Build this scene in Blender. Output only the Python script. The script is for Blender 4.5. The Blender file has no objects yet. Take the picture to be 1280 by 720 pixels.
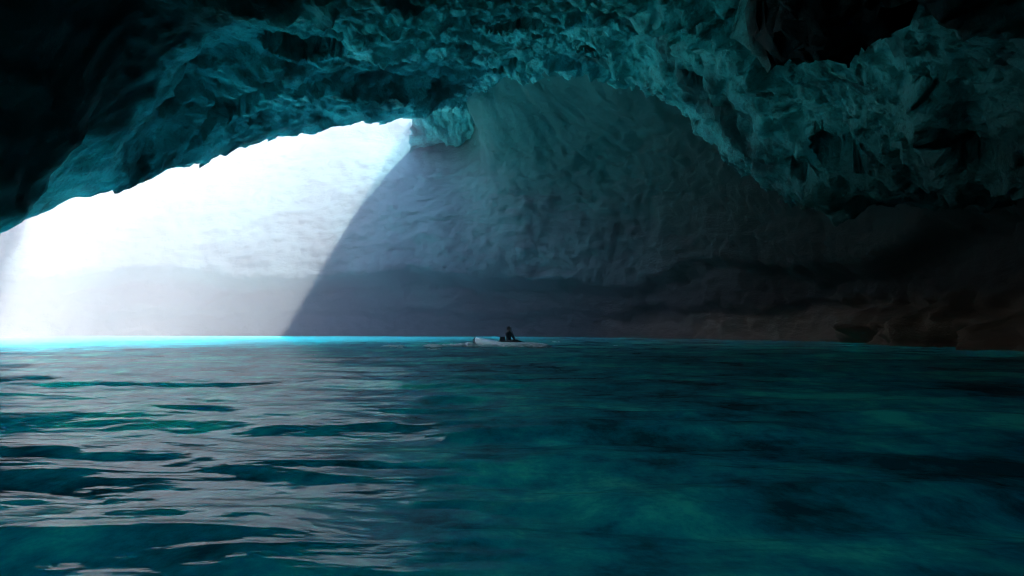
import bpy, bmesh, math, random
import numpy as np
from mathutils import Vector

random.seed(7)
scene = bpy.context.scene
COL = scene.collection

# ------------------------------------------------------------------ camera frame
F = 967.0            # focal length in photo pixels (1280 wide)
HZ = 409.0           # horizon row
CH = 0.88            # camera height over the water

def at(px, py, Y):
    return ((px - 640) / F * Y, Y, CH + (HZ - py) / F * Y)

# ------------------------------------------------------------------ noise
def _hash(ix, iy, iz, seed):
    h = (ix.astype(np.int64) * 374761393 + iy.astype(np.int64) * 668265263 + iz.astype(np.int64) * 2147483647 + seed * 1274126177) & 0xFFFFFFFF
    h = ((h ^ (h >> 13)) * 1274126177) & 0xFFFFFFFF
    h = ((h ^ (h >> 16)) * 2246822519) & 0xFFFFFFFF
    return (h ^ (h >> 15)) & 0xFFFFFFFF

_G = np.array([(1,1,0),(-1,1,0),(1,-1,0),(-1,-1,0),(1,0,1),(-1,0,1),(1,0,-1),(-1,0,-1),
               (0,1,1),(0,-1,1),(0,1,-1),(0,-1,-1),(1,1,0),(-1,1,0),(0,-1,1),(0,-1,-1)], float)

def perlin(p, seed=0):
    i = np.floor(p).astype(np.int64); f = p - i
    u = f * f * f * (f * (f * 6 - 15) + 10)
    out = 0
    for dx in (0, 1):
        for dy in (0, 1):
            for dz in (0, 1):
                g = _G[_hash(i[:, 0] + dx, i[:, 1] + dy, i[:, 2] + dz, seed) & 15]
                d = (g * (f - np.array([dx, dy, dz]))).sum(1)
                w = (u[:, 0] if dx else 1 - u[:, 0]) * (u[:, 1] if dy else 1 - u[:, 1]) * (u[:, 2] if dz else 1 - u[:, 2])
                out = out + d * w
    return out

def fbm(p, octv=4, seed=0, gain=.5, lac=2.03):
    a, s, o = 1.0, 0, p.copy()
    for k in range(octv):
        s = s + a * perlin(o, seed + k * 17); o = o * lac; a *= gain
    return s

def ridged(p, octv=4, seed=0, gain=.5, lac=2.07):
    a, s, o, w = 1.0, 0, p.copy(), 1.0
    for k in range(octv):
        n = 1 - np.abs(perlin(o, seed + k * 13)) * 2
        n = n * np.abs(n)
        s = s + a * n * w; w = np.clip(n * 1.6, 0, 1); o = o * lac; a *= gain
    return s

def sstep(a, b, x):
    t = np.clip((x - a) / (b - a), 0, 1)
    return t * t * (3 - 2 * t)

# ------------------------------------------------------------------ object helpers
def link_mesh(name, verts, faces, mat=None, parent=None, smooth=True):
    me = bpy.data.meshes.new(name)
    verts = np.asarray(verts, float)
    me.from_pydata(verts.tolist(), [], [tuple(int(i) for i in f) for f in faces])
    me.update()
    if smooth:
        me.polygons.foreach_set('use_smooth', [True] * len(me.polygons))
    o = bpy.data.objects.new(name, me); COL.objects.link(o)
    if mat: me.materials.append(mat)
    if parent: o.parent = parent
    return o

def from_bm(name, bm, mat=None, parent=None, smooth=True):
    bmesh.ops.recalc_face_normals(bm, faces=bm.faces)
    me = bpy.data.meshes.new(name); bm.to_mesh(me); bm.free()
    if smooth:
        me.polygons.foreach_set('use_smooth', [True] * len(me.polygons))
    o = bpy.data.objects.new(name, me); COL.objects.link(o)
    if mat: me.materials.append(mat)
    if parent: o.parent = parent
    return o

def tag(o, label=None, cat=None, group=None, kind=None):
    if label: o['label'] = label
    if cat: o['category'] = cat
    if group: o['group'] = group
    if kind: o['kind'] = kind
    return o

def empty(name, loc, rz=0.0):
    o = bpy.data.objects.new(name, None); COL.objects.link(o)
    o.location = loc; o.rotation_euler = (0, 0, rz)
    return o

# ------------------------------------------------------------------ materials
class NT:
    def __init__(self, name):
        self.m = bpy.data.materials.new(name); self.m.use_nodes = True
        self.t = self.m.node_tree; self.t.nodes.clear()
        self.out = self.t.nodes.new('ShaderNodeOutputMaterial')
    def n(self, typ, **kw):
        nd = self.t.nodes.new(typ)
        for k, v in kw.items():
            if k.startswith('i_'):
                nd.inputs[k[2:].replace('_', ' ')].default_value = v
            else:
                setattr(nd, k, v)
        return nd
    def l(self, a, b): self.t.links.new(a, b)
    def ramp(self, fac, stops):
        r = self.n('ShaderNodeValToRGB')
        e = r.color_ramp.elements
        while len(e) < len(stops): e.new(.5)
        for el, (p, c) in zip(e, stops):
            el.position = p; el.color = (*c, 1) if len(c) == 3 else c
        self.l(fac, r.inputs[0]); return r.outputs[0]
    def noise(self, vec, scale, detail=6, rough=.6, dist=0.0):
        nd = self.n('ShaderNodeTexNoise'); nd.inputs['Scale'].default_value = scale
        nd.inputs['Detail'].default_value = detail; nd.inputs['Roughness'].default_value = rough
        nd.inputs['Distortion'].default_value = dist
        self.l(vec, nd.inputs['Vector']); return nd.outputs['Fac']
    def mapping(self, vec, scale=(1, 1, 1), rot=(0, 0, 0)):
        nd = self.n('ShaderNodeMapping'); nd.inputs['Scale'].default_value = scale; nd.inputs['Rotation'].default_value = rot
        self.l(vec, nd.inputs['Vector']); return nd.outputs[0]
    def streak(self, vec, stretch, rz):
        nd = self.n('ShaderNodeMapping', vector_type='TEXTURE'); nd.inputs['Scale'].default_value = stretch; nd.inputs['Rotation'].default_value = (0, 0, rz)
        self.l(vec, nd.inputs['Vector']); return nd.outputs[0]
    def mix(self, fac, a, b, blend='MIX'):
        nd = self.n('ShaderNodeMix', data_type='RGBA', blend_type=blend)
        for v, s in ((fac, 0), (a, 6), (b, 7)):
            if hasattr(v, 'is_output'): self.l(v, nd.inputs[s])
            elif s == 0: nd.inputs[0].default_value = v
            else: nd.inputs[s].default_value = (*v, 1)
        return nd.outputs[2]
    def math(self, op, a, b=0.0, clamp=False):
        nd = self.n('ShaderNodeMath', operation=op, use_clamp=clamp)
        for v, s in ((a, 0), (b, 1)):
            if hasattr(v, 'is_output'): self.l(v, nd.inputs[s])
            else: nd.inputs[s].default_value = v
        return nd.outputs[0]

def simple(name, col, rough=.5, spec=.5, var=.15, scale=8.0, bump=0.0):
    t = NT(name); tc = t.n('ShaderNodeTexCoord').outputs['Object']
    nz = t.noise(tc, scale)
    lo = tuple(c * (1 - var) for c in col); hi = tuple(min(1, c * (1 + var)) for c in col)
    c = t.ramp(nz, [(.3, lo), (.7, hi)])
    b = t.n('ShaderNodeBsdfPrincipled'); t.l(c, b.inputs['Base Color'])
    b.inputs['Roughness'].default_value = rough; b.inputs['Specular IOR Level'].default_value = spec
    if bump:
        bp = t.n('ShaderNodeBump'); bp.inputs['Strength'].default_value = bump; bp.inputs['Distance'].default_value = .02
        t.l(nz, bp.inputs['Height']); t.l(bp.outputs[0], b.inputs['Normal'])
    t.l(b.outputs[0], t.out.inputs[0]); return t.m

def rock_ceiling():
    t = NT('ceiling_rock'); P = t.n('ShaderNodeTexCoord').outputs['Object']
    wv = t.n('ShaderNodeTexNoise'); wv.inputs['Scale'].default_value = .3; wv.inputs['Detail'].default_value = 3; t.l(P, wv.inputs['Vector'])
    va = t.n('ShaderNodeVectorMath', operation='MULTIPLY_ADD'); t.l(wv.outputs['Color'], va.inputs[0]); va.inputs[1].default_value = (2.4, 2.4, 2.4); t.l(P, va.inputs[2])
    PW = va.outputs[0]
    m1 = t.streak(PW, (3.2, 1.0, 1.0), math.radians(60))
    big = t.noise(P, .16, 5, .6)
    mid = t.noise(m1, .8, 9, .68, .4)
    rdg = t.n('ShaderNodeTexNoise', noise_type='RIDGED_MULTIFRACTAL'); rdg.inputs['Scale'].default_value = .75; rdg.inputs['Detail'].default_value = 8; rdg.inputs['Roughness'].default_value = .6
    t.l(m1, rdg.inputs['Vector']); rdg = rdg.outputs['Fac']
    fine = t.noise(P, 5.0, 8, .7)
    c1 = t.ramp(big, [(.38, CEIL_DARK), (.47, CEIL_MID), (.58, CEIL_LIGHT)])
    mm = t.mix(1.0, c1, t.ramp(mid, [(.36, (.16, .15, .16)), (.45, (.75, .75, .75)), (.55, (1, 1, 1))]), 'MULTIPLY')
    mm = t.mix(t.ramp(rdg, [(.55, (0, 0, 0)), (.9, (.8, .8, .8))]), mm, (.5, .9, .88))  # highlights on the ridge crests put into the colour
    mm = t.mix(1.0, mm, t.ramp(fine, [(.34, (.45, .45, .45)), (.5, (1, 1, 1))]), 'MULTIPLY')
    vo = t.n('ShaderNodeTexVoronoi'); vo.inputs['Scale'].default_value = 2.3; vo.inputs['Detail'].default_value = 2.0; t.l(PW, vo.inputs['Vector'])
    pit = t.ramp(vo.outputs['Distance'], [(.08, (.2, .2, .2)), (.24, (1, 1, 1))])
    mm = t.mix(1.0, mm, pit, 'MULTIPLY')
    # shade behind the left lip, painted near-black into the rock colour
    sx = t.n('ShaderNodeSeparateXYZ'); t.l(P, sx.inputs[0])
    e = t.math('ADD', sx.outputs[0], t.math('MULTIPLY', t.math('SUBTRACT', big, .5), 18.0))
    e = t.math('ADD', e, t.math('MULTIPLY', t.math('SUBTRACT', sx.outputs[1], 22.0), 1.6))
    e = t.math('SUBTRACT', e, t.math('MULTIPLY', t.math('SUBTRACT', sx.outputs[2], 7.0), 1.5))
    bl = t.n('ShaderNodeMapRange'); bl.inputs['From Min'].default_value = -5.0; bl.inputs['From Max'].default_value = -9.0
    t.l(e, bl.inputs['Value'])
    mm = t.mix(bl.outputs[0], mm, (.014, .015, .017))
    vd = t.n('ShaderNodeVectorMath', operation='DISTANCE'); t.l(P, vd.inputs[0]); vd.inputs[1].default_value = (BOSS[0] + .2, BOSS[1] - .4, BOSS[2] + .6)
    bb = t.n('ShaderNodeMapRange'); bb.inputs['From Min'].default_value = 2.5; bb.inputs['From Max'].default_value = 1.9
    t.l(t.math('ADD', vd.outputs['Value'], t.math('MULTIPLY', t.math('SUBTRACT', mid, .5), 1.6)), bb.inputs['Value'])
    mm = t.mix(bb.outputs[0], mm, (.016, .015, .016))  # unlit near side of the boss painted black
    # olive-brown weathered rock low on the right
    ol = t.n('ShaderNodeMapRange'); ol.inputs['From Min'].default_value = 7.0; ol.inputs['From Max'].default_value = 13.0
    t.l(t.math('SUBTRACT', t.math('ADD', sx.outputs[0], t.math('MULTIPLY', t.math('SUBTRACT', mid, .5), 14.0)), t.math('MULTIPLY', t.math('SUBTRACT', sx.outputs[2], 6.0), 2.0)), ol.inputs['Value'])
    mm = t.mix(t.math('MULTIPLY', ol.outputs[0], .75), mm, (.045, .06, .05))
    # rusty veins
    rn = t.noise(m1, .45, 6, .7, 1.0)
    mm = t.mix(t.ramp(rn, [(.62, (0, 0, 0)), (.72, (.5, .5, .5))]), mm, (.16, .10, .07))
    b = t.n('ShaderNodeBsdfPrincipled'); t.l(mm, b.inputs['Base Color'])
    b.inputs['Roughness'].default_value = .75; b.inputs['Specular IOR Level'].default_value = .35
    h = t.math('ADD', t.math('ADD', t.math('MULTIPLY', mid, .8), t.math('MULTIPLY', rdg, .35)), t.math('ADD', t.math('MULTIPLY', fine, .5), t.math('MULTIPLY', t.math('MINIMUM', vo.outputs['Distance'], .45), .7)))
    bp = t.n('ShaderNodeBump'); bp.inputs['Strength'].default_value = 1.0; bp.inputs['Distance'].default_value = .6
    t.l(h, bp.inputs['Height']); t.l(bp.outputs[0], b.inputs['Normal'])
    t.l(b.outputs[0], t.out.inputs[0]); return t.m

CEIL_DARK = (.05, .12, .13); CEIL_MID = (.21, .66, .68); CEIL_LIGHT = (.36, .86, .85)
WALL_A = (.042, .072, .080); WALL_B = (.092, .138, .145); WALL_LOW = (.015, .019, .021)

def rock_wall():
    t = NT('wall_rock'); P = t.n('ShaderNodeTexCoord').outputs['Object']
    st = t.mapping(P, (.5, .5, 1.6))
    big = t.noise(P, .13, 5, .6)
    band = t.noise(st, .35, 7, .65, .4)
    fine = t.noise(P, 2.2, 8, .72)
    c = t.mix(t.ramp(big, [(.35, (0, 0, 0)), (.65, (1, 1, 1))]), WALL_A, WALL_B)
    c = t.mix(1.0, c, t.ramp(band, [(.3, (.6, .6, .62)), (.5, (1, 1, 1)), (.75, (1.0, 1.0, .97))]), 'MULTIPLY')
    c = t.mix(1.0, c, t.ramp(fine, [(.34, (.3, .3, .3)), (.5, (1, 1, 1))]), 'MULTIPLY')
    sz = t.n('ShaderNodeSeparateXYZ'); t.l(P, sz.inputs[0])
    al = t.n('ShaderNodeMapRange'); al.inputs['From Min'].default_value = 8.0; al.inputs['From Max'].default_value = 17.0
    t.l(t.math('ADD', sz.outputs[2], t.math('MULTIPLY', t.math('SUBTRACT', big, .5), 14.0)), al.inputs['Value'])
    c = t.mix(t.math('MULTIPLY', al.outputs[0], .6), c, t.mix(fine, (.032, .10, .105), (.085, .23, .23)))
    # wet, weathered lower band of darker brown rock
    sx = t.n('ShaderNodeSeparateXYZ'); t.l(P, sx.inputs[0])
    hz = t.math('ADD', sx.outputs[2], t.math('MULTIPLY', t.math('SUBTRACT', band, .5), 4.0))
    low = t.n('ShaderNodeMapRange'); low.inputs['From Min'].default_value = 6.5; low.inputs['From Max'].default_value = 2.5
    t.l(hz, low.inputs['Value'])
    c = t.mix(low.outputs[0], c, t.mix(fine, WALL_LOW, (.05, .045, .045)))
    vo = t.n('ShaderNodeTexVoronoi'); vo.inputs['Scale'].default_value = .75; vo.inputs['Detail'].default_value = 3.0; vo.inputs['Roughness'].default_value = .7; t.l(P, vo.inputs['Vector'])
    c = t.mix(1.0, c, t.ramp(vo.outputs['Distance'], [(.14, (.22, .22, .22)), (.26, (1, 1, 1))]), 'MULTIPLY')
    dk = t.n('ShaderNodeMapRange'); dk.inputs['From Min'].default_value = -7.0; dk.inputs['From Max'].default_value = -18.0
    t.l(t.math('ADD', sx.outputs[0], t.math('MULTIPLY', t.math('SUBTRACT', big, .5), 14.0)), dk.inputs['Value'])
    c = t.mix(dk.outputs[0], c, t.mix(1.0, c, (.36, .385, .385), 'MULTIPLY'))  # darkens the sunlit left wall's colour to hold down its brightness
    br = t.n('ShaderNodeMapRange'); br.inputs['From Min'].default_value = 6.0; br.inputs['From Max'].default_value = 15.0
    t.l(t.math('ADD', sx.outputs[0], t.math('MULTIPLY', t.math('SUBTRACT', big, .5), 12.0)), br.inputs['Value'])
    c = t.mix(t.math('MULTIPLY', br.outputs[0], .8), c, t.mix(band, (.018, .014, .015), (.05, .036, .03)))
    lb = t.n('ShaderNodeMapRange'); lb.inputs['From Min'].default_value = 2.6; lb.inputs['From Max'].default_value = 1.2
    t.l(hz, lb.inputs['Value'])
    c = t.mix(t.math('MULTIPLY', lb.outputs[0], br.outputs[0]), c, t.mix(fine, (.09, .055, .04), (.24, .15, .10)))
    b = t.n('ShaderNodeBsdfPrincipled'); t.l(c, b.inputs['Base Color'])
    b.inputs['Roughness'].default_value = .85; b.inputs['Specular IOR Level'].default_value = .25
    h = t.math('ADD', band, t.math('MULTIPLY', fine, .4))
    bp = t.n('ShaderNodeBump'); bp.inputs['Strength'].default_value = .8; bp.inputs['Distance'].default_value = .5
    t.l(h, bp.inputs['Height']); t.l(bp.outputs[0], b.inputs['Normal'])
    t.l(b.outputs[0], t.out.inputs[0]); return t.m

def water_mat():
    t = NT('sea_water'); P = t.n('ShaderNodeTexCoord').outputs['Object']
    r1 = t.noise(t.mapping(P, (.55, 1.3, 1), (0, 0, .15)), 1.5, 3, .5, .3)
    r2 = t.noise(t.mapping(P, (.5, 1.2, 1), (0, 0, -.2)), 6.0, 3, .5)
    h = t.math('ADD', r1, t.math('MULTIPLY', r2, .14))
    bp = t.n('ShaderNodeBump'); bp.inputs['Strength'].default_value = .38; bp.inputs['Distance'].default_value = .10
    t.l(h, bp.inputs['Height'])
    fr = t.n('ShaderNodeFresnel'); fr.inputs['IOR'].default_value = 1.33; t.l(bp.outputs[0], fr.inputs['Normal'])
    gl = t.n('ShaderNodeBsdfGlossy'); gl.inputs['Roughness'].default_value = .05; t.l(bp.outputs[0], gl.inputs['Normal'])
    dfd = t.n('ShaderNodeBsdfDiffuse'); t.l(bp.outputs[0], dfd.inputs['Normal'])
    sss = t.n('ShaderNodeSubsurfaceScattering', falloff='BURLEY'); sss.inputs['Scale'].default_value = 1.0; sss.inputs['Radius'].default_value = (.8, 25.0, 27.0)
    df = t.n('ShaderNodeMixShader'); df.inputs[0].default_value = .85; t.l(dfd.outputs[0], df.inputs[1]); t.l(sss.outputs[0], df.inputs[2])
    sand = t.n('ShaderNodeMix', data_type='RGBA')  # bed tones mixed with the painted sunlit strip
    bed = t.noise(P, .33, 6, .62, .2)
    bf = t.noise(t.mapping(P, (1, .6, 1)), 1.6, 8, .75, .15)
    bed = t.math('ADD', bed, t.math('MULTIPLY', t.math('SUBTRACT', bf, .5), .75))
    t.l(t.ramp(bed, [(.36, (.002, .07, .09)), (.48, (.005, .33, .36)), (.56, (.012, .54, .47)), (.64, (.10, .86, .60))]), sand.inputs[6])
    # sunlit cyan strip at the far left, painted into the water colour
    sx = t.n('ShaderNodeSeparateXYZ'); t.l(P, sx.inputs[0])
    sh = t.n('ShaderNodeMapRange'); sh.inputs['From Min'].default_value = 26.0; sh.inputs['From Max'].default_value = 42.0
    t.l(t.math('SUBTRACT', t.math('ADD', sx.outputs[1], t.math('MULTIPLY', t.math('SUBTRACT', bed, .5), 30.0)), t.math('MULTIPLY', t.math('MAXIMUM', t.math('ADD', sx.outputs[0], 16.0), 0.0), 1.6)), sh.inputs['Value'])
    t.l(sh.outputs[0], sand.inputs[0]); sand.inputs[7].default_value = (.06, .97, .90, 1)  # cyan of the painted sunlit strip, mixed over the bed tones
    t.l(sand.outputs[2], dfd.inputs['Color']); t.l(sand.outputs[2], sss.inputs['Color'])
    tr = t.n('ShaderNodeBsdfTransparent'); tr.inputs['Color'].default_value = (*WATER_TINT, 1)
    mx = t.n('ShaderNodeMixShader'); mx.inputs[0].default_value = .10
    t.l(df.outputs[0], mx.inputs[1]); t.l(tr.outputs[0], mx.inputs[2])
    m2 = t.n('ShaderNodeMixShader'); t.l(t.math('MULTIPLY', fr.outputs[0], t.math('ADD', t.math('MULTIPLY', fr.outputs[0], .2), .5)), m2.inputs[0]); t.l(mx.outputs[0], m2.inputs[1]); t.l(gl.outputs[0], m2.inputs[2])
    t.l(m2.outputs[0], t.out.inputs[0]); return t.m

WATER_DIFF = (.007, .54, .55); WATER_TINT = (.12, .62, .58)

def seabed_mat():
    t = NT('seabed_sand_and_rock'); P = t.n('ShaderNodeTexCoord').outputs['Object']
    a = t.noise(P, .45, 6, .65, .5); f = t.noise(P, 3.5, 7, .7)
    c = t.ramp(a, [(.42, (.03, .05, .045)), (.52, (.14, .2, .13)), (.62, (.55, .58, .45))])
    c = t.mix(1.0, c, t.ramp(f, [(.3, (.5, .5, .5)), (.6, (1, 1, 1))]), 'MULTIPLY')
    b = t.n('ShaderNodeBsdfPrincipled'); t.l(c, b.inputs['Base Color']); b.inputs['Roughness'].default_value = .9
    t.l(b.outputs[0], t.out.inputs[0]); return t.m

# ------------------------------------------------------------------ cave ceiling
CP = [  # photo px, py, distance
 # left overhang
 (0,-60,21),(0,0,23),(0,150,24),(0,235,24.8),(80,195,27),(80,100,26),(150,0,27),(150,100,29),(150,192,32),(60,222,28.3),(230,170,36),(230,90,34.5),(230,0,28),
 (300,0,25.5),(300,90,35.5),(300,150,39),(450,0,27),(450,60,35),(450,120,45),
 # middle, dome crown
 (600,0,27),(600,60,40),(600,118,56),(720,0,26),(720,60,40),(720,112,57),(820,0,25),(820,60,37),(820,120,50),
 (860,40,30),(880,148,48),(905,164,45),(560,100,50),(540,135,54),
 # hanging rib and right mass
 (905,60,27),(930,130,30),(948,182,32.5),(955,208,33.5),(1000,0,19),(1000,105,23.5),(1060,150,24.5),(1060,205,27.5),
 (1068,248,29.5),(1000,235,32),(1150,0,16.5),(1150,120,21),(1150,200,24),(1130,244,27),(1200,238,24.5),(1280,0,12.5),(1280,130,17),(1280,215,20.5),
 (1280,236,21.5),(1400,240,19)]
RIM = [(-110,322,26.5),(-50,305,27.3),(0,291,28),(30,277,29.2),(60,263,30.6),(120,243,33),(150,238,34.2),(170,228,35.2),(205,212,37.2),(235,206,38.8),(270,197,40.6),(330,182,43),
       (400,166,46),(440,161,47.4),(480,153,49),(505,148,50.2),(526,143,51)]
OUT = [(-34,-22,5.5),(-21,-17,5.4),(-13.5,-8,5.4),(-13,1,5.3),(-14.5,9,5.0),(-17,16.5,4.4),(-19.4,22.5,4.0)]   # lip of an unseen opening added at left to let in more sun
cp = [at(*c) for c in CP] + [at(*c) for c in RIM] + OUT
cp += [(0,0,7.6),(-6,4,9),(-8,12,10.5),(14,2,5.8),(0,-20,6),(22,-5,5),(40,0,6),(45,25,7),(60,-20,6),(-70,-30,5),(40,-35,6),(0,-35,6),
       (-5,60,18.2),(-8,66,19.0),(-5,72,18.8),(8,70,19),(18,62,15),(24,50,11),(19.5,36,7.8),(18.5,30,6.6),(17.5,25,5.9),(28,35,8),(13,43,9.8),(60,60,10),(10,85,20),(40,85,14),(-10,90,18)]
cp = np.array(cp)
# hole edge in plan: along the rim, then back over the far wall
rim_xy = [at(*c)[:2] for c in RIM]
rim_xy = [(-60, -24)] + [c[:2] for c in OUT] + rim_xy + [(-6.6, 55), (-7.9, 62), (-9.8, 74), (-10, 95)]
# densify
def densify(pts, step):
    out = []
    for a, b in zip(pts[:-1], pts[1:]):
        a = np.array(a, float); b = np.array(b, float); n = max(1, int(np.linalg.norm(b - a) / step))
        for k in range(n): out.append(a + (b - a) * k / n)
    out.append(np.array(pts[-1], float)); return np.array(out)
RIMP = densify(rim_xy, .12)
q = np.c_[RIMP, np.zeros(len(RIMP))]
RIMP = RIMP + np.c_[fbm(q * .55, 5, 91, .6), fbm(q * .55, 5, 92, .6)] * .42

def tps_fit(P, lam=.02):
    n = len(P); d = np.linalg.norm(P[:, None, :2] - P[None, :, :2], axis=2)
    K = np.where(d > 0, d * d * np.log(d + 1e-9), 0) + lam * np.eye(n) * 10
    A = np.zeros((n + 3, n + 3)); A[:n, :n] = K; A[:n, n] = 1; A[:n, n + 1:] = P[:, :2]; A[n:, :n] = A[:n, n:].T
    return np.linalg.solve(A, np.r_[P[:, 2], 0, 0, 0])
TW = tps_fit(cp)
def ceil_h(xy):
    out = np.empty(len(xy))
    for s in range(0, len(xy), 20000):
        b = xy[s:s + 20000]
        d2 = (b[:, None, 0] - cp[None, :, 0]) ** 2 + (b[:, None, 1] - cp[None, :, 1]) ** 2
        out[s:s + 20000] = (.5 * d2 * np.log(d2 + 1e-12)) @ TW[:-3] + TW[-3] + b @ TW[-2:]
    return out
def hit(px, py):
    Y = np.linspace(9, 60, 800); p = np.array([at(px, py, y) for y in Y]); h = ceil_h(p[:, :2])
    k = np.argmax(p[:, 2] >= h); return p[k]

PITS = [  # px, py, half widths in metres (x, y), depth
(741, 66, .55, 1.2, 1.6), (858, 46, .9, .9, 1.3), (876, 104, 1.0, 2.2, 1.6), (640, 78, 1.6, 2.6, 1.0),
 (650, 34, 1.4, 1.0, 1.0), (1048, 192, .8, 1.0, 1.0), (1215, 192, .7, .9, .8), (392, 56, 1.8, 2.0, 1.6),
 (480, 40, 1.2, .9, 1.0), (300, 130, 2.2, 1.2, 1.2), (1000, 215, .5, .6, .8), (1185, 100, .5, 1.1, .9)]

gx = np.r_[np.arange(-80, -34, .9), np.arange(-34, 24, .115), np.arange(24, 46, .9)]
gy = np.r_[np.arange(-36, 8, .7), np.arange(8, 62, .13), np.arange(62, 90, .6)]
nx, ny = len(gx), len(gy)
X, Y = np.meshgrid(gx, gy)
XY = np.c_[X.ravel(), Y.ravel()]
# inside-hole test: above/left of rim curve
def in_poly(P, poly):
    inside = np.zeros(len(P), bool); x, y = P[:, 0], P[:, 1]; n = len(poly)
    for i in range(n):
        x1, y1 = poly[i]; x2, y2 = poly[(i + 1) % n]
        if y1 == y2: continue
        c = ((y1 > y) != (y2 > y)) & (x < (x2 - x1) * (y - y1) / (y2 - y1) + x1)
        inside ^= c
    return inside
hole_poly = np.vstack([RIMP[::4], RIMP[-1:], [(-10, 140), (-200, 140), (-200, -24)]])
hole = in_poly(XY, hole_poly)
# distance to rim for grid points
def dist_rim(P):
    D = np.full(len(P), 1e9); idx = np.zeros(len(P), int); R = RIMP[::2]
    for s in range(0, len(P), 4000):
        b = P[s:s + 4000]; d2 = (b[:, None, 0] - R[None, :, 0]) ** 2 + (b[:, None, 1] - R[None, :, 1]) ** 2
        idx[s:s + 4000] = d2.argmin(1); D[s:s + 4000] = np.sqrt(d2.min(1))
    return D, R[idx]
HOLE = hole.reshape(ny, nx)
cellkeep = ~(HOLE[:-1, :-1] & HOLE[1:, :-1] & HOLE[:-1, 1:] & HOLE[1:, 1:])
cellkeep = ~(HOLE[:-1, :-1] | HOLE[1:, :-1] | HOLE[:-1, 1:] | HOLE[1:, 1:])
used = np.zeros((ny, nx), bool)
cnt = np.zeros((ny, nx), int)
for dy in (0, 1):
    for dx in (0, 1):
        used[dy:ny - 1 + dy, dx:nx - 1 + dx] |= cellkeep
        cnt[dy:ny - 1 + dy, dx:nx - 1 + dx] += cellkeep
border_hole = used & (cnt < 4)
border_hole[0, :] = border_hole[-1, :] = False; border_hole[:, 0] = border_hole[:, -1] = False
D, near = dist_rim(XY)
bmask = border_hole.ravel() & (D < 2.5)
XY2 = XY.copy(); XY2[bmask] = near[bmask]
D2 = np.where(bmask, 0, D)
z = ceil_h(XY2)
for (px, py, wx, wy, dp) in PITS:
    c = hit(px, py)
    wob = fbm(np.c_[XY2 * .9, np.zeros(len(XY2))], 3, 5) * .35
    r = np.sqrt(((XY2[:, 0] - c[0]) / wx) ** 2 + ((XY2[:, 1] - c[1]) / wy) ** 2) + wob
    z += dp * 1.7 * (1 - sstep(.80, 1.02, r))
# a boss of rock hanging from the roof, its shade painted in the colour
BOSS = at(1044, 62, 14.0)
rb = np.sqrt(((XY2[:, 0] - BOSS[0]) / 1.45) ** 2 + ((XY2[:, 1] - BOSS[1]) / 1.9) ** 2) + fbm(np.c_[XY2 * 1.1, np.zeros(len(XY2))], 4, 6, .6) * .45
z = z + np.minimum(BOSS[2] - z, 0) * (1 - sstep(.45, 1.15, rb))
P3 = np.c_[XY2, z]
Zg = z.reshape(ny, nx); gzy, gzx = np.gradient(Zg, gy, gx)
NRM = np.c_[gzx.ravel(), gzy.ravel(), -np.ones(nx * ny)]          # downward normal of the underside
NRM[:, :2] = np.clip(NRM[:, :2], -2.5, 2.5); NRM /= np.linalg.norm(NRM, axis=1)[:, None]
def rot(P, a):
    c, s = math.cos(a), math.sin(a); return np.c_[P[:, 0] * c + P[:, 1] * s, -P[:, 0] * s + P[:, 1] * c, P[:, 2]]
Q = rot(P3, math.radians(60)); Q = Q * np.array([.38, 1, 1])
warp = np.c_[fbm(P3 * .25, 3, 21), fbm(P3 * .25, 3, 22), fbm(P3 * .25, 3, 23)]
Qw = Q + warp * .9
edge = (.35 + .65 * sstep(0, 3, D2)) * (1 - .6 * sstep(-9, -14, XY2[:, 0]) * sstep(36, 31, XY2[:, 1]))
dz = (ridged(Qw * .20, 3, 31) - .5) * .6 + (ridged(Qw * .6, 4, 41, .55) - .5) * .18 + fbm(P3 * 1.3, 5, 51, .66) * .22 - np.clip(ridged(P3 * .9 + warp * .5, 3, 55) - .75, 0, 1) * .3
P3 += NRM * (dz * edge)[:, None]
P3[:, 0] += fbm(P3 * .6, 4, 61) * .2; P3[:, 1] += fbm(P3 * .6, 4, 62) * .2
# terraces: small overhanging steps
lower = P3
thick = np.minimum(.25 + .3 * D2, 6.0) + fbm(P3 * .2, 3, 71) * np.minimum(D2, 1) * .8
upper = P3.copy(); upper[:, 2] = np.maximum(P3[:, 2], ceil_h(XY2)) + np.where(D2 < .01, 0, thick + .2)
iu = np.arange(nx * ny).reshape(ny, nx)
quads = np.stack([iu[:-1, :-1], iu[1:, :-1], iu[1:, 1:], iu[:-1, 1:]], -1)[cellkeep]
share = bmask
upid = np.where(share, np.arange(nx * ny), np.arange(nx * ny) + nx * ny)
quads_up = upid[quads][:, ::-1]
V = np.vstack([lower, upper]); FA = np.vstack([quads, quads_up])
uniq, inv = np.unique(FA.ravel(), return_inverse=True)
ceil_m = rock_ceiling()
ceiling = link_mesh('cave_ceiling_and_shade_slab', V[uniq], inv.reshape(-1, 4), ceil_m)
tag(ceiling, 'dark teal overhanging rock ceiling of the sea cave', None, None, 'structure')

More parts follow.
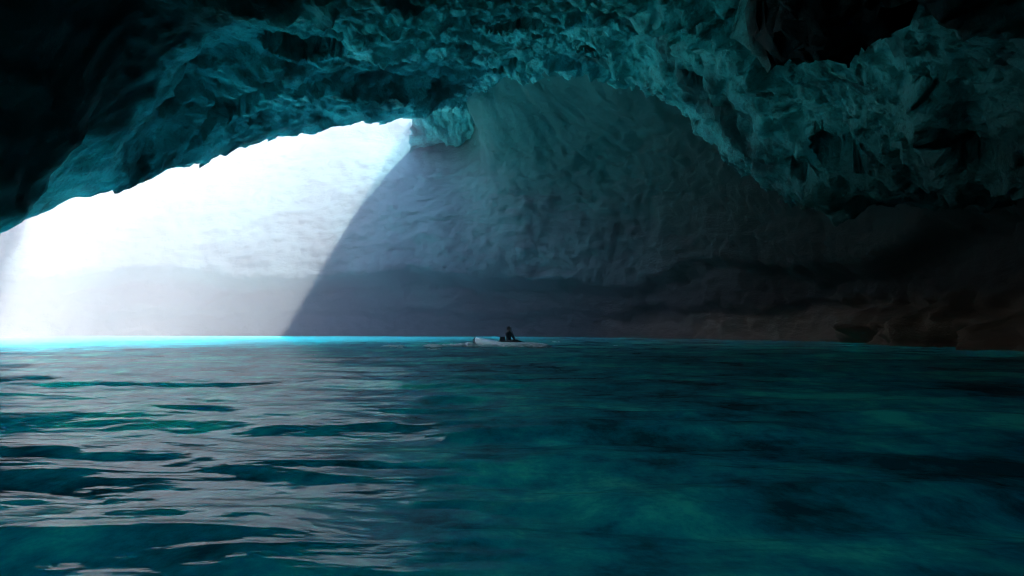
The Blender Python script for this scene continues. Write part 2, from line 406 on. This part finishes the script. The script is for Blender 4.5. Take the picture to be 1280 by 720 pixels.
# ------------------------------------------------------------------ unseen slab added beyond the rim to shade the left mist and wall
rp = densify([(-19.5, 37.5), (-28, 49), (-36, 60.5), (-44, 73), (-48, 90), (-90, 90), (-90, 46), (-60, 43), (-38, 40.5), (-19.5, 37.5)], .35)[:-1]
rq = np.c_[rp, np.zeros(len(rp))]
rp = rp + np.c_[fbm(rq * .4, 4, 401, .6), fbm(rq * .4, 4, 402, .6)] * .8
rcen = np.array([-55, 62.0]); rv, rf = [], []
RN = 16; nr = len(rp)
for side in (0, 1):
    for k in range(RN):
        f = (k / RN) ** 1.3
        ring = rp + (rcen - rp) * f
        zz = 15.2 + fbm(np.c_[ring * .2, np.zeros(nr)], 4, 411) * .9 - (0 if side == 0 else -1) * (.3 + 5.5 * min(1, f * 2.2))
        rv.append(np.c_[ring, zz])
rv = np.vstack(rv + [[[rcen[0], rcen[1], 15.2], [rcen[0], rcen[1], 21.0]]])
for side in (0, 1):
    for k in range(RN - 1):
        o0 = (side * RN + k) * nr
        for j in range(nr):
            f4 = (o0 + j, o0 + (j + 1) % nr, o0 + nr + (j + 1) % nr, o0 + nr + j)
            rf.append(f4 if side else f4[::-1])
    o0 = (side * RN + RN - 1) * nr; ct = 2 * RN * nr + side
    for j in range(nr):
        f3 = (o0 + j, o0 + (j + 1) % nr, ct); rf.append(f3 if side else f3[::-1])
for j in range(nr):
    rf.append((j, (j + 1) % nr, RN * nr + (j + 1) % nr, RN * nr + j))
shade_slab = link_mesh('cave_ceiling_and_shade_slab', rv, rf, ceil_m)  # added light-blocking slab, under the ceiling's object name
tag(shade_slab, 'unseen rock slab added to shade the left side of the sea cave', None, None, 'structure')

# ------------------------------------------------------------------ cave wall
def pl(px, Y): return ((px - 640) / F * Y, Y)
WP = [(-62, 26), (-58, 44), pl(-110, 61), pl(0, 67), pl(200, 71), pl(360, 72), pl(500, 70), pl(640, 67), pl(800, 60), pl(960, 48), pl(1120, 35.5), pl(1280, 25.5), (18, 14), (19, 2), (15, -12), (0, -20), (-22, -18), (-44, -6), (-58, 10)]
def catmull(pts, step):
    n = len(pts); out = []
    P = [np.array(p, float) for p in pts]
    for i in range(n):
        a, b, c, d = P[i - 1], P[i], P[(i + 1) % n], P[(i + 2) % n]
        m = max(2, int(np.linalg.norm(c - b) / step))
        for k in range(m):
            t = k / m
            out.append(.5 * (2 * b + (c - a) * t + (2 * a - 5 * b + 4 * c - d) * t * t + (3 * b - a - 3 * c + d) * t ** 3))
    return np.array(out)
wp = catmull(WP, .24); nw = len(wp)
tang = np.roll(wp, -1, 0) - np.roll(wp, 1, 0); tang /= np.linalg.norm(tang, axis=1)[:, None]
nin = np.c_[tang[:, 1], -tang[:, 0]]            # inward normal (loop runs clockwise seen from above)
cen = np.array([-15, 30.0])
if ((cen - wp) * nin).sum(1).mean() < 0: nin = -nin
zs = np.r_[np.arange(-7, 0, .7), np.arange(0, 20, .2), np.arange(20, 30.1, .5)]; nz = len(zs)
# inward lean amount along the loop: strong at the dome, gentle at the lit left side and right
pxs = wp[:, 0] / np.maximum(wp[:, 1], 5) * F + 640
back = sstep(20, 40, wp[:, 1])
lean = back * (-5.0 + 8.0 * sstep(900, 1100, pxs) + 15.5 * sstep(545, 680, pxs) * (1 - sstep(900, 1100, pxs)))
notch = 1.2 + 2.4 * sstep(40, 60, wp[:, 1]) * (1 - sstep(600, 800, pxs)) + 1.2 * sstep(900, 1000, pxs)
ZZ, SS = np.meshgrid(zs, np.arange(nw), indexing='ij')
zc = ZZ.ravel(); si = SS.ravel()
zmax = 30 - 9.8 * sstep(430, 520, pxs)
zc = np.where(zc > 10, 10 + (zc - 10) * (zmax[si] - 10) / 20, zc)
wpos = wp[si]
nch = 5.2 + fbm(np.c_[wpos * .06, np.zeros(len(si))], 3, 7) * 1.8
off = lean[si] * np.clip((zc - 5) / 13, 0, 1.15) ** 2
rec = 1 - sstep(nch - 1.0, nch + .35, zc)
off -= notch[si] * rec
rec2 = (1 - sstep(1.9, 2.5, zc + fbm(np.c_[wpos * .15, np.zeros(len(si))], 3, 8) * .8))
off -= .8 * rec2
W = np.c_[wpos + nin[si] * off[:, None], zc]
wq = W.copy()
stx = W * np.array([.5, .5, 1.0])
dn = fbm(W * .10, 4, 101) * 1.1 + (ridged(stx * .35, 4, 111) - .4) * .25 + fbm(stx * np.array([1, 1, 2.4]) * .45, 4, 121, .6) * .15 + fbm(W * 1.3, 4, 131, .65) * .2
# low rock ledge along the foot of the right-hand wall
lg = sstep(8, 13, wpos[:, 0]) * sstep(10, 18, wpos[:, 1]) * sstep(50, 40, wpos[:, 1])
ltop = 1.0 + fbm(np.c_[wpos * .25, np.zeros(len(si))], 3, 151) * 1.1
dn += lg * sstep(ltop + .9, ltop - .3, zc) * (2.0 + fbm(np.c_[wpos * .35, zc * .8], 4, 152) * 1.6)
W[:, :2] += nin[si] * dn[:, None]
W[:, 2] += fbm(wq * .5, 3, 141) * .25
iw = np.arange(nz * nw).reshape(nz, nw); nxt = np.roll(iw, -1, 1)
wq4 = np.stack([iw[:-1], nxt[:-1], nxt[1:], iw[1:]], -1).reshape(-1, 4)
wall_m = rock_wall()
wall = link_mesh('cave_wall', W, wq4, wall_m)
tag(wall, 'pale grey rock wall curving round the back of the sea cave', None, None, 'structure')

# ------------------------------------------------------------------ seabed
sx_ = np.arange(-75, 40, .5); sy_ = np.arange(-30, 85, .5)
SX, SY = np.meshgrid(sx_, sy_); S = np.c_[SX.ravel(), SY.ravel(), np.zeros(SX.size)]
dd = np.hypot(S[:, 0], S[:, 1])
S[:, 2] = -1.9 - 3.0 * sstep(8, 45, dd) + fbm(S * .22, 4, 201) * 1.0 + np.clip(ridged(S * .3, 3, 202) - .7, 0, 1) * 1.2
S[:, 2] = np.minimum(S[:, 2], -.7)
isb = np.arange(SX.size).reshape(SX.shape)
seabed = link_mesh('seabed', S, np.stack([isb[:-1, :-1], isb[:-1, 1:], isb[1:, 1:], isb[1:, :-1]], -1).reshape(-1, 4), seabed_mat())
tag(seabed, 'sand and rock seabed under the clear water', None, None, 'structure')

# ------------------------------------------------------------------ water
rr = [.6]
while rr[-1] < 110: rr.append(rr[-1] * 1.010 + .004)
rr = np.array(rr)
aa_f = np.linspace(math.radians(48), math.radians(132), 420); aa_b = np.linspace(math.radians(132), math.radians(408), 90)[1:-1]
aa = np.r_[aa_f, aa_b]
RR, AA = np.meshgrid(rr, aa, indexing='ij')
wx = (RR * np.cos(AA)).ravel(); wy = (RR * np.sin(AA)).ravel()
wp3 = np.c_[wx, wy, np.zeros(len(wx))]
fade = 1 / (1 + (RR.ravel() / 45) ** 2)
def gerst(kx, ky, amp, ph):
    return amp * np.sin(wx * kx + wy * ky + ph + 1.3 * fbm(wp3 * .15, 2, int(ph * 10)))
hh = gerst(.35, 2.7, .030, .3) + gerst(-.8, 3.6, .014, 1.7) + gerst(.3, 1.3, .035, 4.1)
hh += fbm(wp3 * np.array([.55, 1.0, 1]) + .4 * np.c_[fbm(wp3 * .4, 2, 331), fbm(wp3 * .4, 2, 332), 0 * wx], 3, 301, .42) * .085
hh += fbm(wp3 * np.array([1.8, 3.2, 1]), 3, 311, .5) * .012
hh = hh * .7 * fade * (.35 + .65 * sstep(1.0, 4.0, RR.ravel()))
WV = np.vstack([np.c_[wx, wy, hh], [[0, 0, 0]]])
na = len(aa); iw2 = np.arange(len(wx)).reshape(len(rr), na); nx2 = np.roll(iw2, -1, 1)
wf = np.stack([iw2[:-1], iw2[1:], nx2[1:], nx2[:-1]], -1).reshape(-1, 4).tolist()
wf += [(len(wx), iw2[0, k], nx2[0, k]) for k in range(na)]
water = link_mesh('sea_water', WV, wf, water_mat())
tag(water, 'clear turquoise sea water filling the cave floor', None, None, 'structure')

# ------------------------------------------------------------------ kayak, rider, paddle
KY = 37.0; KX = (638 - 640) / F * KY
white = simple('white_hull_plastic', (.94, .95, .95), .3, .5, .02, 3)
dark = simple('black_rubber', (.02, .02, .022), .6, .4, .2, 10)
YAW = math.radians(-40)
kay = empty('kayak', (KX, KY, 0.0), YAW); kay.scale = (1.28, 1, 1)
tag(kay, 'white kayak with raised stern carrying the dark-clad rider', 'kayak')
secs = [(-1.78, .05, .36, .16), (-1.70, .11, .40, .02), (-1.45, .20, .35, -.06), (-1.05, .29, .26, -.10), (-.5, .35, .20, -.12), (.1, .36, .19, -.12), (.7, .31, .19, -.11), (1.2, .20, .17, -.08), (1.55, .10, .13, -.03), (1.80, .025, .09, .04)]
bm = bmesh.new(); rings = []
for (x, w, top, bot) in secs:
    ring = []
    for k in range(16):
        a = 2 * math.pi * k / 16
        cy, cz = math.cos(a), math.sin(a)
        yy = w * math.copysign(abs(cy) ** .7, cy); zz = (top + bot) / 2 + (top - bot) / 2 * math.copysign(abs(cz) ** .8, cz)
        ring.append(bm.verts.new((x, yy, zz)))
    rings.append(ring)
for a, b in zip(rings[:-1], rings[1:]):
    for k in range(16): bm.faces.new((a[k], a[(k + 1) % 16], b[(k + 1) % 16], b[k]))
bm.faces.new(rings[0]); bm.faces.new(rings[-1])
hull = from_bm('hull', bm, white, kay)
sm = hull.modifiers.new('sub', 'SUBSURF'); sm.levels = sm.render_levels = 2
# cockpit rim
bm = bmesh.new(); N = 32; rg = []
for i in range(N):
    a = 2 * math.pi * i / N; c = Vector((-.05 + .55 * math.cos(a), .25 * math.sin(a), .21)); n = Vector((math.cos(a), math.sin(a), 0))
    rg.append([bm.verts.new(c + n * .025 * math.cos(b) + Vector((0, 0, .03 * math.sin(b)))) for b in [2 * math.pi * j / 8 for j in range(8)]])
for i in range(N):
    for j in range(8): bm.faces.new((rg[i][j], rg[(i + 1) % N][j], rg[(i + 1) % N][(j + 1) % 8], rg[i][(j + 1) % 8]))
from_bm('cockpit_rim', bm, dark, kay)
# seat with backrest
def rbox(bm, c, s, bev=.02):
    r = bmesh.ops.create_cube(bm, size=1)
    for v in r['verts']: v.co = Vector((v.co.x * s[0] + c[0], v.co.y * s[1] + c[1], v.co.z * s[2] + c[2]))
    es = list({e for v in r['verts'] for e in v.link_edges})
    bmesh.ops.bevel(bm, geom=es, offset=bev, segments=2, affect='EDGES')
bm = bmesh.new(); rbox(bm, (-.14, 0, .10), (.42, .36, .06)); from_bm('seat', bm, dark, kay)
bm = bmesh.new(); rbox(bm, (-.40, 0, .27), (.06, .34, .30)); from_bm('backrest', bm, dark, kay)
# dark rudder hung on the stern
bm = bmesh.new(); rbox(bm, (-1.84, 0, .12), (.16, .035, .36), .012); rbox(bm, (-1.80, 0, .33), (.10, .07, .08), .012)
from_bm('rudder', bm, dark, kay)

# rider
def rider_mat():
    t = NT('rider_clothing_and_skin'); P = t.n('ShaderNodeTexCoord').outputs['Object']
    sx = t.n('ShaderNodeSeparateXYZ'); t.l(P, sx.inputs[0])
    nz_ = t.noise(P, 9, 4)
    cl = t.ramp(nz_, [(.3, (.012, .014, .018)), (.7, (.03, .034, .04))])
    f = t.math('GREATER_THAN', sx.outputs[2], .625)
    c = t.mix(f, cl, (.28, .16, .11))
    b = t.n('ShaderNodeBsdfPrincipled'); t.l(c, b.inputs['Base Color']); b.inputs['Roughness'].default_value = .65
    t.l(b.outputs[0], t.out.inputs[0]); return t.m
rid = empty('person', (KX - .12 * math.cos(YAW), KY - .12 * math.sin(YAW), .09), YAW); rid.scale = (.93,) * 3
tag(rid, 'person in dark clothing sitting in the white kayak, holding a dark paddle upright', 'person')
J = {  # seated, facing +X; origin at seat
 'pel': ((0, 0, .10), .135), 'waist': ((-.01, 0, .25), .125), 'chest': ((.0, 0, .42), .145), 'neckb': ((.01, 0, .56), .075), 'neck': ((.02, 0, .62), .055),
 'headl': ((.035, 0, .69), .085), 'headm': ((.04, 0, .76), .098), 'headt': ((.035, 0, .83), .075), 'nose': ((.145, 0, .745), .016), 'chin': ((.10, 0, .675), .04)}
edges = [('pel', 'waist'), ('waist', 'chest'), ('chest', 'neckb'), ('neckb', 'neck'), ('neck', 'headl'), ('headl', 'headm'), ('headm', 'headt'), ('headm', 'nose'), ('headl', 'chin')]
hand = {-1: (.36, -.06, .47), 1: (.33, .05, .30)}
for s, sn in ((-1, 'r'), (1, 'l')):
    h = hand[s]
    J['sh' + sn] = ((.0, s * .19, .53), .075); J['el' + sn] = ((.13, s * .27, .31 if s < 0 else .28), .05); J['wr' + sn] = ((h[0] - .08, h[1] + s * .045, h[2] - .01), .034); J['ha' + sn] = ((h[0] - .02, h[1] + s * .035, h[2]), .036)
    J['hip' + sn] = ((.06, s * .09, .085), .095); J['kn' + sn] = ((.44, s * .15, .17), .066); J['an' + sn] = ((.80, s * .11, .035), .045); J['to' + sn] = ((.90, s * .11, .10), .035)
    edges += [('neckb', 'sh' + sn), ('sh' + sn, 'el' + sn), ('el' + sn, 'wr' + sn), ('wr' + sn, 'ha' + sn), ('pel', 'hip' + sn), ('hip' + sn, 'kn' + sn), ('kn' + sn, 'an' + sn), ('an' + sn, 'to' + sn)]
    for k in range(4):  # fingers closing round the shaft, and a thumb
        zf = h[2] + .034 - k * .022
        J[f'fa{sn}{k}'] = ((h[0] + .015, h[1] + s * .036, zf), .010); J[f'fb{sn}{k}'] = ((h[0] + .036, h[1] + s * .010, zf), .009); J[f'fc{sn}{k}'] = ((h[0] + .024, h[1] - s * .022, zf), .008)
        edges += [('ha' + sn, f'fa{sn}{k}'), (f'fa{sn}{k}', f'fb{sn}{k}'), (f'fb{sn}{k}', f'fc{sn}{k}')]
    J['th' + sn] = ((h[0] - .01, h[1] - s * .012, h[2] + .045), .011); J['tt' + sn] = ((h[0] + .018, h[1] - s * .024, h[2] + .05), .009)
    edges += [('ha' + sn, 'th' + sn), ('th' + sn, 'tt' + sn)]
keys = list(J); me = bpy.data.meshes.new('body')
me.from_pydata([J[k][0] for k in keys], [(keys.index(a), keys.index(b)) for a, b in edges], [])
body = bpy.data.objects.new('body', me); COL.objects.link(body); body.parent = rid
me.materials.append(rider_mat())
sk = body.modifiers.new('skin', 'SKIN'); sk.use_smooth_shade = True
lay = me.skin_vertices[0].data
for i, k in enumerate(keys):
    r = J[k][1]; lay[i].radius = (r, r); lay[i].use_root = (k == 'pel')
for k in ('chest', 'waist', 'pel'):
    lay[keys.index(k)].radius = (J[k][1] * .85, J[k][1] * 1.2)
sb = body.modifiers.new('sub', 'SUBSURF'); sb.levels = sb.render_levels = 2
bm = bmesh.new(); bmesh.ops.create_icosphere(bm, subdivisions=4, radius=1)
for v in bm.verts:
    c = v.co.copy(); n = 1 + .05 * math.sin(c.x * 9 + c.y * 7) * math.sin(c.z * 8)
    v.co = Vector((.022 + c.x * .115 * n, c.y * .112 * n, .795 + c.z * .105 * n))
bmesh.ops.delete(bm, geom=[v for v in bm.verts if v.co.x > .085 and v.co.z < .80 or v.co.z < .70], context='VERTS')
from_bm('hair', bm, simple('dark_hair', (.015, .011, .009), .6, .4, .3, 30), rid)

# paddle, upright
pad = empty('paddle', (KX + .20 * math.cos(YAW) + .005 * math.sin(YAW), KY + .20 * math.sin(YAW) - .005 * math.cos(YAW), .09 + .36))
pad.scale = (.93,) * 3
pad.rotation_euler = (math.radians(16), math.radians(-9), YAW)
tag(pad, 'dark paddle held upright in front of the seated rider', 'paddle')
def tube(bm, pts, r, seg=10):
    prev = None
    for i, p in enumerate(pts):
        p = Vector(p); d = (Vector(pts[min(i + 1, len(pts) - 1)]) - Vector(pts[max(i - 1, 0)])).normalized()
        u = d.orthogonal().normalized(); w = d.cross(u)
        rr_ = r if not isinstance(r, (list, tuple)) else r[i]
        ring = [bm.verts.new(p + (u * math.cos(a) + w * math.sin(a)) * rr_) for a in [2 * math.pi * j / seg for j in range(seg)]]
        if prev:
            for j in range(seg): bm.faces.new((prev[j], prev[(j + 1) % seg], ring[(j + 1) % seg], ring[j]))
        else: bm.faces.new(ring)
        prev = ring
    bm.faces.new(prev)
bm = bmesh.new(); tube(bm, [(0, 0, -.55), (0, 0, .44)], .022); from_bm('shaft', bm, dark, pad)
def blade(z0, z1):
    bm = bmesh.new(); prof = [(0, .018), (.12, .05), (.35, .085), (.7, .09), (.92, .065), (1, .03)]
    pr = None
    for t_, w in prof:
        zz = z0 + (z1 - z0) * t_; th = .010 * (1 - .5 * t_)
        ring = [bm.verts.new(c) for c in ((-w, 0, zz), (0, -th - .004, zz), (w, 0, zz), (0, th, zz))]
        if pr:
            for j in range(4): bm.faces.new((pr[j], pr[(j + 1) % 4], ring[(j + 1) % 4], ring[j]))
        else: bm.faces.new(ring)
        pr = ring
    bm.faces.new(pr); return bm
from_bm('blade', blade(-.53, -.95), dark, pad)
bm = bmesh.new(); tube(bm, [(-.06, 0, .45), (-.03, 0, .458), (.03, 0, .458), (.06, 0, .45)], [.014, .019, .019, .014]); from_bm('grip', bm, dark, pad)

# foam of the wake
bm = bmesh.new()
rng = random.Random(3)
def fleck(px, py, L, W_, H):
    Yd = CH * F / (py - HZ); x = (px - 640) / F * Yd
    r = bmesh.ops.create_icosphere(bm, subdivisions=2, radius=1)
    a = rng.uniform(-.5, .5); s1 = rng.uniform(0, 6)
    for v in r['verts']:
        c = v.co; n = 1 + .3 * math.sin(c.x * 5 + s1) * math.cos(c.y * 6 + s1) + .15 * math.sin(c.z * 9 + c.x * 7)
        xx, yy = c.x * L * n, c.y * W_ * n
        v.co = Vector((x + xx * math.cos(a * .2) - yy * math.sin(a * .2), Yd + yy + xx * math.sin(a * .2), .02 + c.z * H * n))
for i in range(150):
    t_ = rng.random(); px = 536 + t_ * 56
    fleck(px + rng.uniform(-2, 2), 431.6 + 1.8 * math.sin(t_ * 3.0 + .5) + rng.gauss(0, .55), rng.uniform(.08, .30), rng.uniform(.06, .25), rng.uniform(.03, .09))
for i in range(70):
    fleck(rng.uniform(590, 684), 433.6 + rng.gauss(0, .35), rng.uniform(.08, .30), rng.uniform(.08, .25), rng.uniform(.03, .08))
for i in range(26): fleck(rng.uniform(479, 505), 433.5 + rng.gauss(0, .8), rng.uniform(.06, .2), rng.uniform(.06, .3), rng.uniform(.015, .045))
for i in range(8): fleck(rng.uniform(535, 552), 437 + rng.gauss(0, .5), rng.uniform(.04, .12), rng.uniform(.06, .3), .015)
for i in range(4): fleck(rng.uniform(690, 700), 428 + rng.gauss(0, .3), rng.uniform(.06, .16), .3, .04)
for i in range(3): fleck(rng.uniform(768, 772), 433, .08, .2, .03)
def foam_mat():
    t = NT('white_foam'); P = t.n('ShaderNodeTexCoord').outputs['Object']
    c = t.ramp(t.noise(P, 12), [(.3, (.94, .96, .96)), (.6, (.98, .98, .98))])
    d = t.n('ShaderNodeBsdfDiffuse'); tl = t.n('ShaderNodeBsdfTranslucent'); t.l(c, d.inputs[0]); t.l(c, tl.inputs[0])
    m = t.n('ShaderNodeMixShader'); m.inputs[0].default_value = .35
    t.l(d.outputs[0], m.inputs[1]); t.l(tl.outputs[0], m.inputs[2]); t.l(m.outputs[0], t.out.inputs[0]); return t.m
foam = from_bm('wake_foam', bm, foam_mat())
tag(foam, 'white wake foam trailing behind and along the kayak', 'foam', None, 'stuff')

# ------------------------------------------------------------------ haze in the cave air
bm = bmesh.new(); bmesh.ops.create_cube(bm, size=1)
for v in bm.verts: v.co = Vector((v.co.x * 230 - 10, v.co.y * 230 + 25, v.co.z * 44 + 11.5))
haze = from_bm('haze', bm, None, None, False)
t = NT('sea_mist'); vol = t.n('ShaderNodeVolumePrincipled')
vol.inputs['Color'].default_value = (.90, .95, 1, 1); vol.inputs['Density'].default_value = .0112; vol.inputs['Anisotropy'].default_value = -.35
t.l(vol.outputs[0], t.out.inputs['Volume']); haze.data.materials.append(t.m)
tag(haze, 'pale mist hanging in the cave air', 'haze', None, 'stuff')

# ------------------------------------------------------------------ light
sd = Vector((-.55, .46, -.70)).normalized()
sun = bpy.data.lights.new('sun', 'SUN'); sun.energy = 2.0; sun.angle = math.radians(.5); sun.color = (1, .97, .93)
so = bpy.data.objects.new('sun', sun); COL.objects.link(so)
so.rotation_euler = sd.to_track_quat('-Z', 'Y').to_euler(); so.location = (40, -30, 60)
w = bpy.data.worlds.new('World'); scene.world = w; w.use_nodes = True
nt = w.node_tree; bg = nt.nodes['Background']; sky = nt.nodes.new('ShaderNodeTexSky')
sky.sky_type = 'NISHITA'; sky.sun_disc = False
sky.sun_elevation = math.asin(-sd.z); sky.sun_rotation = math.atan2(-sd.x, -sd.y)
bg.inputs[1].default_value = .15
nt.links.new(sky.outputs[0], bg.inputs[0])

# ------------------------------------------------------------------ camera and render settings
cam = bpy.data.cameras.new('camera'); co = bpy.data.objects.new('camera', cam); COL.objects.link(co)
co.location = (0, 0, CH); co.rotation_euler = (math.radians(90), 0, 0)
cam.sensor_width = 36; cam.lens = F / 1280 * 36; cam.shift_y = (HZ - 360) / 1280
cam.clip_start = .05; cam.clip_end = 1000
scene.camera = co
vs = scene.view_settings; vs.view_transform = 'Standard'; vs.look = 'None'; vs.gamma = 1; vs.use_curve_mapping = False
vs.exposure = 4.52
scene.render.engine = 'CYCLES'
cy = scene.cycles
cy.max_bounces = 10; cy.diffuse_bounces = 6; cy.glossy_bounces = 4; cy.transmission_bounces = 4; cy.transparent_max_bounces = 8; cy.volume_bounces = 0
cy.use_adaptive_sampling = False; cy.light_sampling_threshold = 0.0
cy.use_guiding = True; cy.use_surface_guiding = True; cy.use_volume_guiding = True; cy.guiding_training_samples = 64; cy.surface_guiding_probability = .7
cy.caustics_reflective = False; cy.caustics_refractive = False
cy.sample_clamp_indirect = 8; cy.blur_glossy = .5
cy.use_denoising = True; cy.filter_width = 1.1
try: cy.denoiser = 'OPENIMAGEDENOISE'
except Exception: pass
